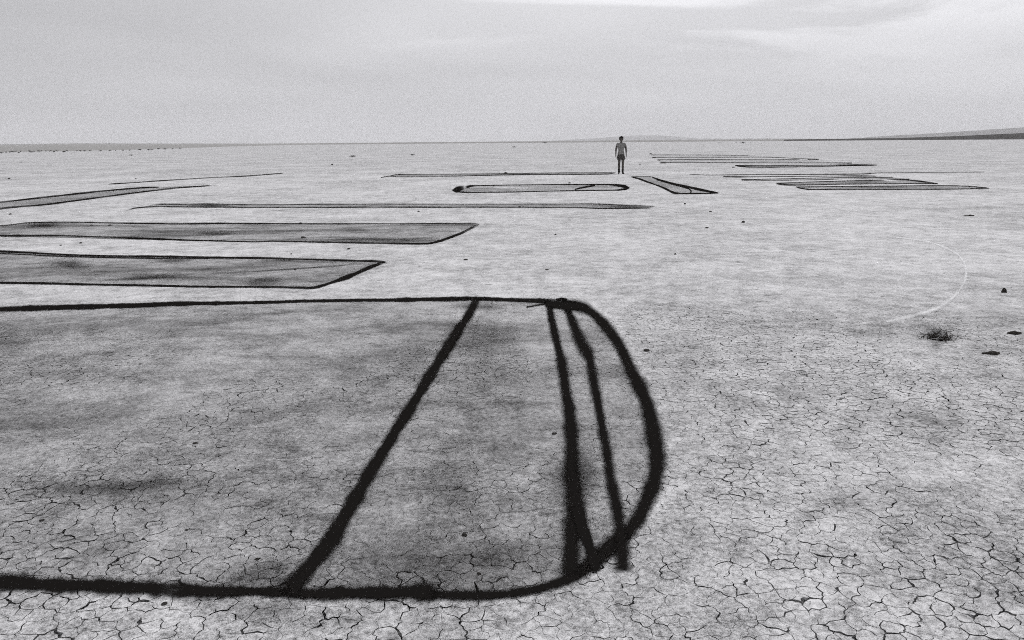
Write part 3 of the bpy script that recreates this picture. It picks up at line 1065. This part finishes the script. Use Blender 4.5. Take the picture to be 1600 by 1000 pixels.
shard(1570, 458, 7, 7, True, 'upright dark triangular scrap near the right edge', 1)
shard(1585, 521.5, 22, 2.6, False, 'flat dark scrap at the right edge beside the hollow', 2)
shard(1548, 553, 28, 2.6, False, 'long thin dark scrap below the hollow on the right', 3)
shard(1514, 337.5, 17, 1.6, False, 'thin dark scrap lying far off near the right edge', 4)

# ---- dead weed lying in the hollow
V, Fc = [], []


def twig(p0, d, length, r0, rnd, depth=0):
    n = 6
    p = Vector(p0)
    d = Vector(d).normalized()
    prev = None
    for i in range(n + 1):
        r = r0 * (1 - 0.8 * i / n)
        a = d.orthogonal().normalized()
        b = d.cross(a)
        base = len(V)
        for k in range(4):
            th = k * math.pi / 2
            q = p + a * math.cos(th) * r + b * math.sin(th) * r
            V.append(tuple(q))
        if prev is not None:
            for k in range(4):
                Fc.append((prev + k, prev + (k + 1) % 4, base + (k + 1) % 4, base + k))
        prev = base
        if depth < 2 and i in (2, 3, 4) and rnd.random() < 0.8:
            twig(p, d + Vector((rnd.uniform(-1, 1), rnd.uniform(-1, 1), rnd.uniform(-.4, .5))), length * 0.55, r * 0.7, rnd, depth + 1)
        d = (d + Vector((rnd.uniform(-.35, .35), rnd.uniform(-.35, .35), rnd.uniform(-.25, .18)))).normalized()
        p = p + d * length / n
        p.z = min(max(p.z, -0.012), 0.035)


rnd = random.Random(5)
for i in range(30):
    th = rnd.uniform(0, 6.28)
    twig((rnd.gauss(0.0, 0.06), rnd.gauss(0, 0.05), 0.0), (math.cos(th) * 1.4, math.sin(th) * 0.7, rnd.uniform(0.0, 0.35)), rnd.uniform(0.08, 0.22), 0.0060, rnd)
weed = mesh_obj('dead_weed', V, Fc, M_TWIG)
weed.location = (HOLLOW.x + 0.03, HOLLOW.y - 0.02, ground_h(HOLLOW.x + 0.03, HOLLOW.y - 0.02) + 0.004)
tag(weed, 'tangle of dark dead weed lying in the shallow hollow on the right', 'weed')
soil = empty('dug_soil', (HOLLOW.x, HOLLOW.y, 0))
tag(soil, 'dark disturbed soil patch round the dead weed in the hollow', 'soil patch')
stroke(soil, [(1432, 512, 10), (1450, 514, 16), (1466, 522, 18), (1482, 524, 10), (1500, 527, 5)], 1.5, 0.30, name='damp_soil')
stroke(soil, [(1445, 530, 14), (1462, 536, 18), (1478, 537, 10)], 1.6, 0.25, name='damp_soil')


# ------------------------------------------------------------------ low shrubs on the shore and tufts on the lake bed
def shrub_mesh(seed, n_leaf=420):
    r = random.Random(seed)
    V, Fc = [], []
    lobes = [(r.uniform(-.32, .32), r.uniform(-.25, .25), r.uniform(.16, .30), r.uniform(.2, .3)) for _ in range(6)]
    for i in range(n_leaf):
        lx, ly, lz, lr = r.choice(lobes)
        th, ph = r.uniform(0, 6.28), math.acos(r.uniform(-0.6, 1))
        rr = lr * r.uniform(0.55, 1.08)
        c = Vector((lx + rr * math.sin(ph) * math.cos(th), ly + rr * math.sin(ph) * math.sin(th), max(0.01, lz + rr * math.cos(ph) * 0.8)))
        a = Vector((r.gauss(0, 1), r.gauss(0, 1), r.gauss(0, 1))).normalized()
        b = a.orthogonal().normalized()
        s = r.uniform(0.018, 0.05)
        k = len(V)
        V.extend([tuple(c - a * s), tuple(c + b * s * 0.5), tuple(c + a * s), tuple(c - b * s * 0.5)])
        Fc.append((k, k + 1, k + 2, k + 3))
    for i in range(9):          # woody stems
        th = r.uniform(0, 6.28)
        tip = Vector((math.cos(th) * r.uniform(.1, .4), math.sin(th) * r.uniform(.1, .35), r.uniform(.2, .42)))
        s = tip.orthogonal().normalized() * 0.012
        t = tip.cross(s).normalized() * 0.012
        k = len(V)
        V.extend([tuple(s), tuple(t), tuple(-s - t), tuple(tip)])
        Fc.extend([(k, k + 1, k + 3), (k + 1, k + 2, k + 3), (k + 2, k, k + 3)])
    me = bpy.data.meshes.new('shrub')
    me.from_pydata(V, [], Fc)
    me.materials.append(M_SHRUB)
    return me


shrub_meshes = [shrub_mesh(s) for s in range(5)]


def shrub(px, py, wpx, hpx, label, group, z=0.0):
    p = P(px, py)
    sc = (p - Vector((0, 0, CAM_H))).dot(fwd) / F
    o = bpy.data.objects.new('shrub', shrub_meshes[int(px * 3 + py) % 5])
    o.location = (p.x, p.y, z)
    o.rotation_euler = (0, 0, random.uniform(0, 6.28))
    o.scale = (wpx * sc * 1.1, wpx * sc * 1.1, hpx * sc * 2.3)
    link(o)
    tag(o, label, 'shrub', group)


shore = [(2, 240, 6), (10, 239, 4), (15, 238.6, 3.5), (20.5, 238.4, 6.5), (25, 237.4, 3.5), (29, 239.6, 4), (32, 237.6, 3), (46, 237.2, 4), (48.5, 238.8, 6), (53.5, 237.4, 3),
         (61, 237.6, 6), (64.5, 236.8, 3), (72, 237, 3), (78, 237, 5), (84, 238, 5.5), (90, 236.8, 5), (99.5, 238.4, 6), (105, 236.8, 3.4), (120, 236.6, 3), (126, 237, 5),
         (131.5, 237, 4.5), (141, 236.6, 4), (157, 236.6, 4.5), (174, 236.4, 4.5), (180, 236, 3.2), (196, 235.6, 4), (205, 235.4, 4), (214, 235, 3.4), (222, 235, 4.5), (232, 234.8, 4), (241, 234.5, 4), (249, 234.2, 4), (258, 233.8, 3.6), (268, 233.4, 4), (279, 233, 3.6)]
ordn = ['first', 'second', 'third', 'fourth', 'fifth', 'sixth', 'seventh', 'eighth', 'ninth', 'tenth', 'eleventh', 'twelfth', 'thirteenth', 'fourteenth', 'fifteenth', 'sixteenth', 'seventeenth', 'eighteenth',
        'nineteenth', 'twentieth', 'twenty-first', 'twenty-second', 'twenty-third', 'twenty-fourth', 'twenty-fifth', 'twenty-sixth', 'twenty-seventh', 'twenty-eighth', 'twenty-ninth', 'thirtieth',
        'thirty-first', 'thirty-second', 'thirty-third', 'thirty-fourth', 'thirty-fifth']
rs = random.Random(3)
for i, (x, y, w) in enumerate(shore):
    if i > 22:
        x, y, w = x + rs.uniform(-4, 4), y + rs.uniform(-0.5, 0.4), w * rs.uniform(0.45, 1.4)
    shrub(x, y, w, 1.2 + w * 0.22, 'low dark shrub, %s from the left edge in the row along the left shore' % ordn[i], 'shrubs along the left shore')
for x, y, w, h, lab in [
    (205, 243.4, 8, 1.8, 'lone grey tuft on the lake bed below the left shore row'),
    (551, 245.6, 12, 2.6, 'larger of two dark tufts far off left of centre'),
    (644, 243, 9, 2.4, 'smaller of two dark tufts far off left of centre'),
    (803, 230.8, 5, 2.0, 'small dark tuft far off at the centre of the lake bed'),
    (851.5, 224.2, 9, 2.4, 'dark rounded tuft on the horizon left of the person'),
    (1161.5, 224.2, 8, 2.2, 'dark tuft on the horizon right of the person'),
    (33, 254, 6, 1.2, 'faint flat tuft at far left below the shore'),
]:
    shrub(x, y, w, h, lab, 'lone tufts on the lake bed')
for i, (x, w) in enumerate(((1123, 2.6), (1127, 3.6), (1144, 2.2), (1150, 3.0), (1173, 3.8), (1190, 2.4))):
    shrub(x, 223.5 + (i % 3) * 0.3, w, 0.9, 'tiny far shrub, %s from the left in the dotted row right of the person' % ordn[i], 'dotted row of shrubs on the horizon')

# ------------------------------------------------------------------ far shore, scrub slopes and hills
M_PLAIN_L = plain_material('scrub_plain_grey', (0.29, 0.285, 0.28), 0.5, 0.05, 0.0)
M_PLAIN_C = plain_material('scrub_plain_dark', (0.24, 0.235, 0.23), 0.5, 0.05, 0.0)
M_SLOPE = plain_material('scrub_slope_dark', (0.018, 0.016, 0.014), 1.6, 0.12, 0.0)
M_HILL = plain_material('hill_rock', (0.10, 0.097, 0.094), 0.4, 0.004, 0.0)


def horizon_y(px):
    return 221 - ROLL * (px - 800)


def ridge(name, prof, dist, depth, mat, front=None, bumps=0.0, seed=0.0):
    """terrain strip: prof = (px, height above the horizon in photo pixels), standing at `dist` metres;
    front = (px, py) of its near edge on the lake bed"""
    V, Fc = [], []
    xs = []
    x = prof[0][0]
    while x <= prof[-1][0]:
        xs.append(x)
        x += 6.0
    pr = np.array(prof, float)
    for x in xs:
        d = direction(x, horizon_y(x))
        d.z = 0
        d.normalize()
        hp = float(np.interp(x, pr[:, 0], pr[:, 1]))
        hp += bumps * (noise.noise((x * 0.05, seed, 0)) + 0.6 * noise.noise((x * 0.17, seed, 3)))
        hm = max(-2.0, hp * dist / F) + CAM_H
        near = dist * 0.93
        if front:
            fr = np.array(front, float)
            q = P(x, float(np.interp(x, fr[:, 0], fr[:, 1])))
            near = min(dist * 0.97, math.hypot(q.x, q.y) * (1 + 0.03 * noise.noise((x * 0.09, seed, 7))))
        for t in (0.0, 0.03, 0.3, 0.65, 1.0):
            rr = near + (dist - near) * t
            z = -0.03 if t == 0 else 0.06 + (hm - 0.06) * (t ** 1.3)
            V.append((d.x * rr, d.y * rr, z))
        V.append((d.x * (dist + depth), d.y * (dist + depth), -0.5))
    n = 6
    for i in range(len(xs) - 1):
        for j in range(n - 1):
            Fc.append((i * n + j, (i + 1) * n + j, (i + 1) * n + j + 1, i * n + j + 1))
    o = mesh_obj(name, V, Fc, mat, None, True)
    o['kind'] = 'structure'
    return o


ridge('scrub_plain_left', [(-700, 1.6), (0, 0.6), (60, 0.9), (110, 1.5), (160, 0.9), (240, 0.3), (330, -0.1), (520, -0.2)], 2600, 600, M_PLAIN_L,
      [(-700, 244), (0, 238.6), (100, 236.8), (200, 234.6), (280, 232), (350, 229.5), (450, 226.6), (520, 225.6)])
ridge('far_shore', [(500, -0.2), (800, 0.0), (1000, 0.4), (1250, 0.3), (1420, 0.2)], 2400, 400, M_PLAIN_C,
      [(500, 226), (600, 225), (800, 223.4), (1000, 222), (1250, 220), (1420, 218.6)])
ridge('scrub_slope_right', [(1225, -0.4), (1300, 0.1), (1400, 0.5), (1500, 2.6), (1600, 5.6), (1900, 14), (2300, 26)], 850, 500, M_SLOPE,
      [(1225, 218.4), (1300, 218.6), (1400, 218.8), (1500, 218.2), (1600, 217.8), (1900, 215.8), (2300, 213)])
ridge('hill_right', [(1310, -0.3), (1350, 1.6), (1400, 4.2), (1450, 6.0), (1500, 8.2), (1560, 11.0), (1600, 12.6), (1700, 16), (1850, 22), (2100, 30), (2400, 24)], 5600, 3000, M_HILL, None, 0.5, 2.0)
ridge('hill_centre', [(840, -0.3), (880, 1.4), (930, 3.6), (965, 6.0), (1000, 7.6), (1030, 7.0), (1055, 5.2), (1090, 2.4), (1140, 1.5), (1200, 1.6), (1260, 0.6), (1320, -0.3)], 10200, 2500, M_HILL, None, 0.4, 5.0)
ridge('hill_left', [(-800, 6), (-300, 3), (0, 1.4), (120, 2.0), (220, 1.2), (330, 0.4), (420, -0.3)], 6500, 1500, M_HILL, None, 0.2, 8.0)

# ------------------------------------------------------------------ the person
M_SKIN = plain_material('skin', (0.078, 0.070, 0.064), 0.25, 12.0, 0.1, 0.004, 0.6, 0.3)
M_SHIRT = plain_material('pale_cotton', (0.22, 0.216, 0.21), 0.25, 25.0, 0.3, 0.01)
M_SHORTS = plain_material('dark_cotton', (0.075, 0.070, 0.067), 0.3, 25.0, 0.3, 0.01)
M_HAIR = plain_material('dark_hair', (0.016, 0.014, 0.013), 0.6, 60.0, 0.6, 0.01)
M_BOOT = plain_material('boot_leather', (0.022, 0.020, 0.019), 0.4, 30.0, 0.3, 0.005, 0.6, 0.3)


def skinned(chains, root):
    """chains: lists of (x, y, z, r) sharing joints by coordinates -> evaluated mesh (verts, faces)"""
    V, E, Rr, idx = [], [], [], {}
    for ch in chains:
        prev = None
        for x, y, z, r in ch:
            k = (round(x, 4), round(y, 4), round(z, 4))
            if k not in idx:
                idx[k] = len(V)
                V.append(k)
                Rr.append(r)
            if prev is not None and prev != idx[k]:
                E.append((prev, idx[k]))
            prev = idx[k]
    me = bpy.data.meshes.new('tmp')
    me.from_pydata(V, E, [])
    ob = bpy.data.objects.new('tmp', me)
    col.objects.link(ob)
    ob.modifiers.new('s', 'SKIN')
    lay = me.skin_vertices[0].data
    for i, r in enumerate(Rr):
        rr = r if isinstance(r, tuple) else (r, r)
        lay[i].radius = rr
        lay[i].use_root = (i == idx[tuple(round(c, 4) for c in root)])
    sb_ = ob.modifiers.new('u', 'SUBSURF')
    sb_.levels = 2
    dg = bpy.context.evaluated_depsgraph_get()
    ev = bpy.data.meshes.new_from_object(ob.evaluated_get(dg))
    vs_ = [tuple(v.co) for v in ev.vertices]
    fs_ = [tuple(p.vertices) for p in ev.polygons]
    bpy.data.objects.remove(ob)
    return vs_, fs_


def ellipsoid(c, r, seg=20):
    bm = bmesh.new()
    bmesh.ops.create_uvsphere(bm, u_segments=seg, v_segments=seg // 2 + 4, radius=1.0)
    v = [(c[0] + q.co.x * r[0], c[1] + q.co.y * r[1], c[2] + q.co.z * r[2]) for q in bm.verts]
    f = [tuple(x.index for x in q.verts) for q in bm.faces]
    bm.free()
    return v, f


def build_person(loc, height):
    # facing -Y (towards the camera); figure 1.76 m tall, x to the photograph's right
    parts = []
    pelvis = (0.0, 0.0, 0.93)
    torso = [(0, 0, 0.93, (.145, .105)), (0, -.005, 1.06, (.125, .092)), (0, -.012, 1.22, (.142, .105)), (0, -.005, 1.36, (.155, .100)), (0, 0.005, 1.44, (.085, .070)), (0, 0.0, 1.50, .052), (0, -.012, 1.57, .052)]
    chains = [torso]
    for s in (-1, 1):
        # legs: photograph's right leg half a step forward
        fy = -0.10 if s > 0 else 0.03
        ax = 0.016 if s > 0 else 0.004
        hy = -0.03 if s > 0 else 0.0
        chains.append([(0, 0, 0.93, (.145, .105)), (s * .085, 0.0, 0.86, .094), (s * .084 + ax, fy * .3, 0.70, .086), (s * .080 + ax, fy * .6 - .015, 0.50, .062), (s * .080 + ax, fy * .8 + .014, 0.34, .062), (s * .076 + ax, fy + .012, 0.11, .042)])
        chains.append([(s * .076 + ax, fy + .012, 0.11, .042), (s * .078 + ax, fy + .02, 0.045, .042)])
        chains.append([(s * .078 + ax, fy + .02, 0.045, .042), (s * .095 + ax, fy - .07, 0.040, .040), (s * .115 + ax, fy - .16, 0.028, .028)])
        # arms hang a little away from the body
        chains.append([(0, -.005, 1.36, (.155, .100)), (s * .165, 0.0, 1.415, .064), (s * .214, 0.005, 1.30, .054), (s * .246, 0.015, 1.14, .045), (s * .246, -.01, 1.00, .035), (s * .250, -.035, 0.885, .026), (s * .251, -.045, 0.845, (.022, .034))])
    parts.append(skinned(chains, pelvis))
    # hands: palm and five curled fingers each, rooted inside the palm
    for s in (-1, 1):
        px_, py_, pz_ = s * .251, -.045, 0.845
        parts.append(skinned([[(px_, py_ + .004, pz_ + .02, (.022, .030)), (px_, py_ - .006, pz_ - .03, (.021, .040)), (px_ - s * .003, py_ - .010, pz_ - .062, (.018, .039))]], (px_, py_ + .004, pz_ + .02)))
        for k, (oy, le) in enumerate(((-.030, .064), (-.010, .074), (.010, .068), (.029, .052))):
            y0 = py_ - .010 + oy
            parts.append(skinned([[(px_ - s * .002, y0, pz_ - .052, .009), (px_ - s * .008, y0, pz_ - .062 - le * .4, .0088), (px_ - s * .022, y0 + .003, pz_ - .062 - le * .75, .0082), (px_ - s * .040, y0 + .005, pz_ - .062 - le * .92, .007)]], (px_ - s * .002, y0, pz_ - .052)))
        parts.append(skinned([[(px_ - s * .002, py_ - .026, pz_ - .012, .012), (px_ - s * .012, py_ - .052, pz_ - .040, .010), (px_ - s * .020, py_ - .058, pz_ - .072, .0085)]], (px_ - s * .002, py_ - .026, pz_ - .012)))
    # head with brow, nose, lips, chin, ears
    hc = (0, -.018, 1.645)
    parts.append(ellipsoid(hc, (.074, .095, .112)))
    parts.append(ellipsoid((0, -.045, 1.585), (.055, .062, .058)))
    parts.append(ellipsoid((0, -.112, 1.632), (.013, .020, .026)))
    parts.append(ellipsoid((0, -.106, 1.664), (.050, .012, .010)))
    parts.append(ellipsoid((0, -.100, 1.586), (.024, .010, .008)))
    parts.append(ellipsoid((0, -.092, 1.552), (.022, .018, .016)))
    for s in (-1, 1):
        parts.append(ellipsoid((s * .074, -.004, 1.635), (.010, .020, .030)))
        parts.append(ellipsoid((s * .030, -.100, 1.648), (.014, .010, .008)))
    V, Fc = [], []
    for v, f in parts:
        b = len(V)
        V += v
        Fc += [tuple(i + b for i in q) for q in f]
    me = bpy.data.meshes.new('raw')
    me.from_pydata(V, [], Fc)
    ob = bpy.data.objects.new('raw', me)
    col.objects.link(ob)
    rm = ob.modifiers.new('r', 'REMESH')
    rm.mode = 'VOXEL'
    rm.voxel_size = 0.0072
    sm = ob.modifiers.new('sm', 'SMOOTH')
    sm.factor = 0.4
    sm.iterations = 2
    dg = bpy.context.evaluated_depsgraph_get()
    body_me = bpy.data.meshes.new_from_object(ob.evaluated_get(dg))
    bpy.data.objects.remove(ob)
    body_me.name = 'body'
    root = empty('person', loc)
    k = height / 1.76
    root.scale = (k, k, k)
    body_me.materials.clear()
    body_me.materials.append(M_SKIN)
    body_me.polygons.foreach_set('use_smooth', [True] * len(body_me.polygons))
    link(bpy.data.objects.new('body', body_me), root)
    co = np.array([v.co for v in body_me.vertices])
    no = np.array([v.normal for v in body_me.vertices])

    def garment(name, test, off, mat, wob=0.0):
        keep = np.array([test(*c) for c in co])
        fs = [tuple(p.vertices) for p in body_me.polygons if all(keep[i] for i in p.vertices)]
        used = sorted({i for f in fs for i in f})
        rmap = {o: i for i, o in enumerate(used)}
        vv = []
        for i in used:
            o_ = off(*co[i]) if callable(off) else off
            o_ += wob * noise.noise((co[i][0] * 14, co[i][1] * 14, co[i][2] * 9))
            vv.append(tuple(co[i] + no[i] * o_))
        g = mesh_obj(name, vv, [tuple(rmap[i] for i in f) for f in fs], mat, root, True)
        sd = g.modifiers.new('thick', 'SOLIDIFY')
        sd.thickness = 0.004
        sd.offset = -1
        return g
    garment('t_shirt', lambda x, y, z: (0.93 < z < 1.475 and abs(x) < 0.19) or (abs(x) >= 0.15 and z > 1.31 and z < 1.48), lambda x, y, z: 0.012 if z > 1.1 else 0.018, M_SHIRT, 0.010)
    garment('shorts', lambda x, y, z: 0.68 < z < 1.00 and abs(x) < 0.185, lambda x, y, z: 0.014 if z > 0.85 else 0.022, M_SHORTS, 0.010)
    for s in (-1, 1):
        garment('boot', lambda x, y, z, s=s: z < 0.24 and x * s > 0, 0.010, M_BOOT, 0.002)
    # bushy dark hair with an uneven outline
    v, f = ellipsoid((0, .004, 1.682), (.108, .116, .108), 36)
    vv = []
    for q in v:
        n = noise.noise((q[0] * 16, q[1] * 16, q[2] * 16)) * .016 + noise.noise((q[0] * 45, q[1] * 45, q[2] * 45)) * .007
        d = Vector(q) - Vector((0, .004, 1.68))
        d = d * (1 + n / max(d.length, 1e-4))
        p = Vector((0, .004, 1.68)) + d
        if p.y < -0.055 and p.z < 1.700:            # leave the face free
            p.y = -0.050 + (p.y + 0.055) * 0.1
        if p.z > 1.76:
            p.x *= 0.80
        vv.append(tuple(p))
    mesh_obj('hair', vv, f, M_HAIR, root, True)
    for s in (-1, 1):
        ve, fe = ellipsoid((s * .030, -.1085, 1.650), (.008, .004, .005), 12)
        mesh_obj('eye', ve, fe, M_HAIR, root, True)
    return root


foot = P(969.5, 271.6)
dist_p = (foot - Vector((0, 0, CAM_H))).dot(fwd)
person = build_person((foot.x, foot.y, ground_h(foot.x, foot.y) + 0.004), 56.4 * dist_p / F)
person.rotation_euler = (0, 0, math.atan2(-foot.x, foot.y) + 0.12)
tag(person, 'person in pale T-shirt and dark shorts standing far off, arms hanging', 'person')

# ------------------------------------------------------------------ dusty air
HZ = 14000.0
bm = bmesh.new()
bmesh.ops.create_cube(bm, size=1.0)
for v in bm.verts:
    v.co = Vector((v.co.x * 2 * HZ, v.co.y * 2 * HZ, -1.6 if v.co.z < 0 else 330.0))
hme = bpy.data.meshes.new('haze')
bm.to_mesh(hme)
bm.free()
hm_, ht, hout = new_mat('dusty_air')
pvol = ht.nodes.new('ShaderNodeVolumePrincipled')
pvol.inputs['Color'].default_value = (0.93, 0.93, 0.95, 1)
pvol.inputs['Density'].default_value = 0.00012
L(ht, pvol.outputs[0], hout.inputs['Volume'])
hme.materials.append(hm_)
haze = link(bpy.data.objects.new('haze', hme))
haze['kind'] = 'stuff'
